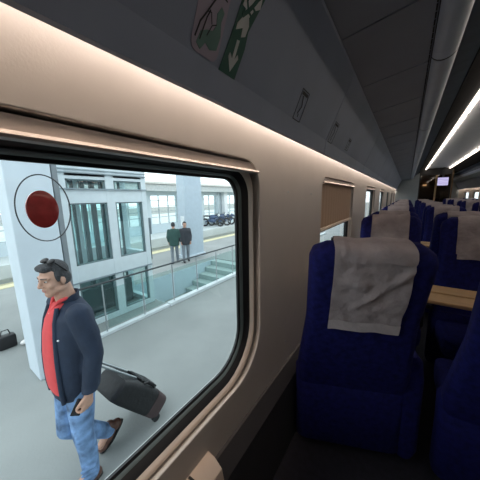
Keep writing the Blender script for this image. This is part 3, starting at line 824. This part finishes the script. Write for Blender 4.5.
# jacket
M_jacket = mat('navy_jacket', (.011, .022, .048), .75, var=.15, scale=12, bump=.5, bscale=22)
b = MB()
torso_rings(b, [(-1.85, .600, -.655, .075, .060), (-1.85, .592, -.690, .150, .085), (-1.85, .585, -.74, .205, .115), (-1.85, .578, -.85, .200, .135), (-1.85, .570, -1.0, .195, .145), (-1.85, .565, -1.12, .190, .150),
                (-1.85, .565, -1.22, .182, .148), (-1.85, .565, -1.285, .170, .138), (-1.85, .565, -1.315, .165, .133)])
limb(b, [(LS, .072), (LS.lerp(LE, .5)+Vector((.008, .005, 0)), .070), (LE, .058), (LE.lerp(LWr, .5), .055), (LWr+Vector((0, .004, .015)), .048)])
limb(b, [(RS, .072), (RE, .062), (RW+Vector((0, 0, .015)), .048)])
jk = b.build('jacket', M_jacket, man, remesh=.009, smit=3)
b = MB()
for w in (LWr, RW):
    lps = [[(w.x+r*math.cos(2*PI*k/16), w.y+dy+r*math.sin(2*PI*k/16), w.z+dz) for k in range(16)] for r, dz, dy in ((.044, .03, .008), (.049, .025, .007), (.047, -.012, 0), (.040, -.016, 0))]
    b.loops(lps)
b.build('cuffs', M_jacket, jk, True, 50)
# stand-up collar, open at the front
b = MB(); inner, outer = [], []
lps = []
for k in range(25):
    a = math.radians(-90+38+k*(360-76)/24)
    ca, sa = math.cos(a), math.sin(a)
    h = .075-.012*math.cos(a+PI/2)
    ring = []
    for r, z in ((.078, -.70), (.070, -.64), (.072, -.69+h), (.064, -.69+h), (.060, -.64), (.066, -.70)):
        ring.append((-1.848+ca*r*1.02, .588+sa*r*(.95), z-.022*(sa < 0)*abs(sa)))
    lps.append(ring)
b.loops(lps).build('collar', M_jacket, jk, True, 60)
# open front: red polo shirt between the jacket edges
M_red = mat('red_polo', (.62, .060, .065), .8, var=.08, scale=20, bump=.4, bscale=18)
b = MB(); lps = []
for (z, cy, hx, hy) in ((-.655, .560, .05, .052), (-.70, .545, .065, .066), (-.76, .535, .085, .082), (-.85, .528, .108, .096), (-1.0, .526, .125, .110), (-1.12, .524, .130, .112), (-1.20, .524, .130, .110), (-1.245, .524, .128, .106)):
    lp = []
    for k in range(24):
        a = 2*PI*k/24
        ca, sa = math.cos(a), math.sin(a)
        lp.append((-1.845+hx*math.copysign(abs(ca)**.55, ca), cy+hy*math.copysign(abs(sa)**.55, sa), z))
    lps.append(lp)
sh = b.loops(lps).build('shirt', M_red, man, True, 60)
b = MB()
b.capsule((-1.80, .520, -.640), .012, (-1.845, .488, -.700), .010).capsule((-1.895, .520, -.640), .012, (-1.865, .488, -.700), .010).capsule((-1.80, .52, -.64), .012, (-1.79, .56, -.628), .012).capsule((-1.895, .52, -.64), .012, (-1.905, .56, -.628), .012)
b.build('shirt_collar', M_red, sh, remesh=.005, smit=2)
b = MB()
for k in range(3): b.ell((-1.853, .470-.012*k+.006, -.715-.035*k), (.004, .004, .004))
b.build('buttons', mat('button_white', (.75, .7, .68), .4), sh, True, 180)
# jacket edges along the zip
b = MB()
for q, xx in ((1, -1.782), (-1, -1.915)):
    b.tube([(xx, .500, -.672), (xx+q*.016, .474, -.76), (xx+q*.032, .458, -.86), (xx+q*.050, .444, -1.0), (xx+q*.056, .440, -1.12), (xx+q*.054, .440, -1.22), (xx+q*.048, .444, -1.305)], [.014, .016, .016, .016, .016, .016, .014], 8)
b.build('zip_edges', M_jacket, jk, True, 60)
MB().ell((-1.695, .456, -.845), (.006, .006, .006)).build('chest_logo', mat('logo_white', (.8, .82, .84), .5), jk, True, 180)
# jeans
M_jean = mat('blue_jeans', (.15, .26, .46), .85, var=.6, scale=11, bump=.5, bscale=30)
b = MB()
torso_rings(b, [(-1.85, .56, -1.16, .155, .115), (-1.85, .56, -1.25, .165, .125), (-1.85, .562, -1.32, .162, .125), (-1.85, .565, -1.36, .13, .10)])
limb(b, [(LH, .094), (LH.lerp(LK, .5), .083), (LK, .067), (LK.lerp(LA, .4)+Vector((0, .012, 0)), .063), (LA+Vector((0, .01, .035)), .057), (LA+Vector((0, .008, .0)), .057)])
limb(b, [(RH, .094), (RH.lerp(RK, .5), .083), (RK, .067), (RK.lerp(RA, .45), .066), (RA+Vector((0, -.015, .005)), .056)])
for k in range(7):    # creases at knee and hem
    z = LK.z+.10-.042*k if k < 4 else LA.z+.11-.035*(k-4)
    b.capsule((LK.x+.038, LK.y-.055, z+.006), .011, (LK.x+.052, LK.y+.025, z-.012), .011)
jn = b.build('jeans', M_jean, man, remesh=.008, smit=2)
# shoes
M_shoe = mat('brown_leather', (.10, .045, .032), .4, var=.2)
def shoe(P, R):
    T = lambda x, y, z: Vector(P)+R@Vector((x, y, z))
    b = MB()
    b.ell(T(0, .03, .042), (.040, .052, .045), R).ell(T(0, -.06, .036), (.045, .075, .034), R).ell(T(0, -.125, .030), (.042, .052, .027), R).capsule(T(0, .02, .05), .040, T(0, .012, .10), .042)
    o = b.build('shoe', M_shoe, man, remesh=.006, smit=3)
    lps = []
    for z in (0, .018):
        lp = []
        for k in range(24):
            a = 2*PI*k/24; y = math.sin(a)
            lp.append(T((.038 if y > 0 else .044)*math.cos(a), -.05+.132*y, z))
        lps.append(lp)
    MB().loops(lps).build('sole', M_black, o, True, 40)
shoe((LA.x, LA.y+.0, PF+.002), rot_fr(math.radians(-6), 0))
shoe((RA.x+.0, RA.y+.055, RA.z-.045), rot_fr(0, math.radians(38)))
# sunglasses pushed up into the hair
P = lambda x, y, z: HC+HR@(Vector((x, y, z))*HS)
sg = MB()
for q in (-1, 1):
    sg.ell(P(q*.034+.012, -.012, .124), (.030, .009, .026), HR @ Matrix.Rotation(math.radians(-72), 3, 'X'))
    sg.capsule(P(q*.066+.006, -.004, .112), .004, P(q*.083, .052, .04), .004)
sg.capsule(P(-.006, -.02, .126), .004, P(.028, -.02, .126), .004)
tag(sg.build('sunglasses', mat('black_lens', (.006, .006, .008), .35, spec=.2), None, True, 180), 'black sunglasses pushed up on the walking man\'s hair', 'sunglasses')
# phone in the left hand
ph = MB().box(-.0045, .0045, -.028, .028, -.056, .056, .004)
ph.xf(Matrix.Translation((-1.640, .490, -1.315)) @ Matrix.Rotation(math.radians(-22), 4, 'Z') @ Matrix.Rotation(math.radians(-28), 4, 'X'))
tag(ph.build('mobile_phone', mat('phone_black', (.012, .012, .015), .2), None, True, 40), 'black phone held in the walking man\'s left hand', 'phone')

# ---- trolley case he pulls
cs = thing('trolley_case', 'black soft trolley case pulled along behind the walking man', 'suitcase', (-1.95, 1.1, PF))
ax = Vector((0, .60, -.80)).normalized(); up = Vector((0, .80, .60)).normalized(); xx = Vector((1, 0, 0))
O = Vector((-1.955, .745, -1.585))        # back edge, upper end
def CP(u, v, w): return O+xx*u+ax*w+up*v
M_case = mat('case_nylon', (.007, .008, .010), .6, var=.3, scale=20, bump=.5, bscale=25)
M_caseb = mat('case_base', (.055, .032, .034), .55, var=.2)
def cring(w, hu, v0, v1, r=.05):
    return [CP(a, c, w) for a, c in rrect(-hu, hu, v0, v1, r, 4)]
CL = .60
MB().loops([cring(.0, .155, .02, .15), cring(.012, .172, .006, .175), cring(.10, .178, .0, .20), cring(.28, .180, .0, .225), cring(.44, .180, .0, .225)]).build('shell', M_case, cs, True, 40)
MB().loops([cring(.438, .182, .0, .228), cring(.53, .180, .0, .22), cring(.585, .172, .006, .215), cring(CL, .15, .02, .18)]).build('base_shell', M_caseb, cs, True, 40)
MB().loops([cring(.20, .11, .18, .225), cring(.21, .12, .18, .242), cring(.40, .12, .20, .255), cring(.415, .11, .20, .24)]).build('front_pocket', M_case, cs, True, 40)
b = MB()
for q in (-.075, .075): b.tube([CP(q, .222, .16), CP(q, .205, -.005), CP(q*.9, .17, -.34)], .0095, 10)
b.build('handle_tubes', M_steel, cs, True)
MB().tube([CP(-.085, .17, -.345), CP(.085, .17, -.345)], .014, 12).build('grip', M_black, cs, True)
b = MB(); 
MB().tube([CP(.14, .215, .22), CP(.15, .245, .25), CP(.15, .245, .33), CP(.14, .222, .36)], .010, 8).build('carry_strap', M_black, cs, True)
for q in (-.15, .15):
    w = CP(q, .03, CL-.005); w.z = max(w.z, PF+.036)
    MB().cyl((w.x-.017, w.y, w.z), (w.x+.017, w.y, w.z), .036, 20).build('wheel', M_black, cs, True, 40)

# ---- two people by the big column
def bystander(x, y, rz, coat, trous, label, s=.9, long=False, shoes=None):
    t = thing('person', label, 'person', (x, y, PF))
    m = Matrix.Translation((x, y, PF)) @ Matrix.Rotation(rz, 4, 'Z') @ Matrix.Scale(s, 4)
    b = MB(); c = Vector((0, 0, 1.60)); I = Matrix.Identity(3)
    head_shape(b, c, I); b.capsule((0, .03, 1.52), .055, (0, .03, 1.40), .06)
    torso_rings(b, [(0, .02, 1.40, .12, .07), (0, .02, 1.25, .15, .09), (0, .02, .95, .13, .09), (0, .02, .85, .12, .08)])
    for q in (-1, 1):
        limb(b, [((q*.19, .02, 1.38), .04), ((q*.23, .03, 1.10), .035), ((q*.20, -.07, .88), .026)])
        hand(b, Vector((q*.20, -.07, .88)), (0, -.3, -1), (-q, -.2, 0), q)
        limb(b, [((q*.09, .02, .85), .06), ((q*.10, .01+.03*q, .48), .045), ((q*.11, .04+.10*q, .09), .035)])
        b.capsule((q*.11, .04+.10*q, .06), .035, (q*.12, -.08+.10*q, .035), .03)
    b.xf(m).build('body', SKIN, t, remesh=.011, smit=2)
    b = MB(); hair_shape(b, c, I, 1., long); b.xf(m).build('hair', HAIR, t, remesh=.011, smit=1)
    b = MB()
    torso_rings(b, [(0, .03, 1.46, .07, .06), (0, .02, 1.41, .16, .09), (0, .02, 1.33, .20, .115), (0, .02, 1.1, .19, .125), (0, .02, .80, .19, .13), (0, .02, .74, .185, .125)])
    for q in (-1, 1): limb(b, [((q*.18, .02, 1.37), .07), ((q*.235, .03, 1.10), .058), ((q*.205, -.06, .92), .045)])
    b.xf(m).build('coat', coat, t, remesh=.014, smit=2)
    b = MB()
    torso_rings(b, [(0, .02, .90, .16, .11), (0, .02, .80, .165, .115), (0, .02, .74, .12, .09)])
    for q in (-1, 1): limb(b, [((q*.09, .02, .82), .088), ((q*.10, .01+.03*q, .48), .066), ((q*.11, .04+.10*q, .10), .055)])
    b.xf(m).build('trousers', trous, t, remesh=.014, smit=2)
    b = MB()
    for q in (-1, 1): b.ell((q*.115, -.02+.10*q, .045), (.045, .125, .045))
    b.xf(m).build('shoes', shoes or M_black, t, True, 180)
    return t
M_tgrey = mat('grey_trousers', (.20, .23, .26), .8)
bystander(-6.22, 5.12, math.radians(-125), mat('green_coat', (.035, .085, .075), .8), M_tgrey, 'person in dark green coat standing by the big station column', .80)
bystander(-6.00, 5.42, math.radians(60), mat('dark_coat', (.035, .04, .05), .8), M_tgrey, 'person in black coat standing close beside the one in dark green', .80)
# ---- a traveller hidden behind the near column: a dark leg, a white shoe and a bag show
pz = bystander(-4.42, 1.0, 0, mat('grey_coat', (.10, .11, .12), .8), mat('dark_trousers', (.03, .035, .04), .8), 'person hidden behind the pale column, one white shoe showing', .95, shoes=mat('white_shoe', (.75, .75, .74), .6))
hb = thing('travel_bag', 'small black bag on the ground beyond the pale column', 'bag', (-4.65, .68, PF))
MB().box(-4.72, -4.58, .55, .76, PF, PF+.20, .03).build('bag_body', M_black, hb, True)
MB().tube([(-4.65, .60, PF+.19), (-4.65, .62, PF+.27), (-4.65, .69, PF+.27), (-4.65, .71, PF+.19)], .008, 8).build('bag_handle', M_black, hb, True)
tag(MB().box(-4.93, -4.87, .40, .46, PF, -.9, .006).build('platform_post', M_dsteel), 'thin dark post at the left edge beyond the pale column', 'post')
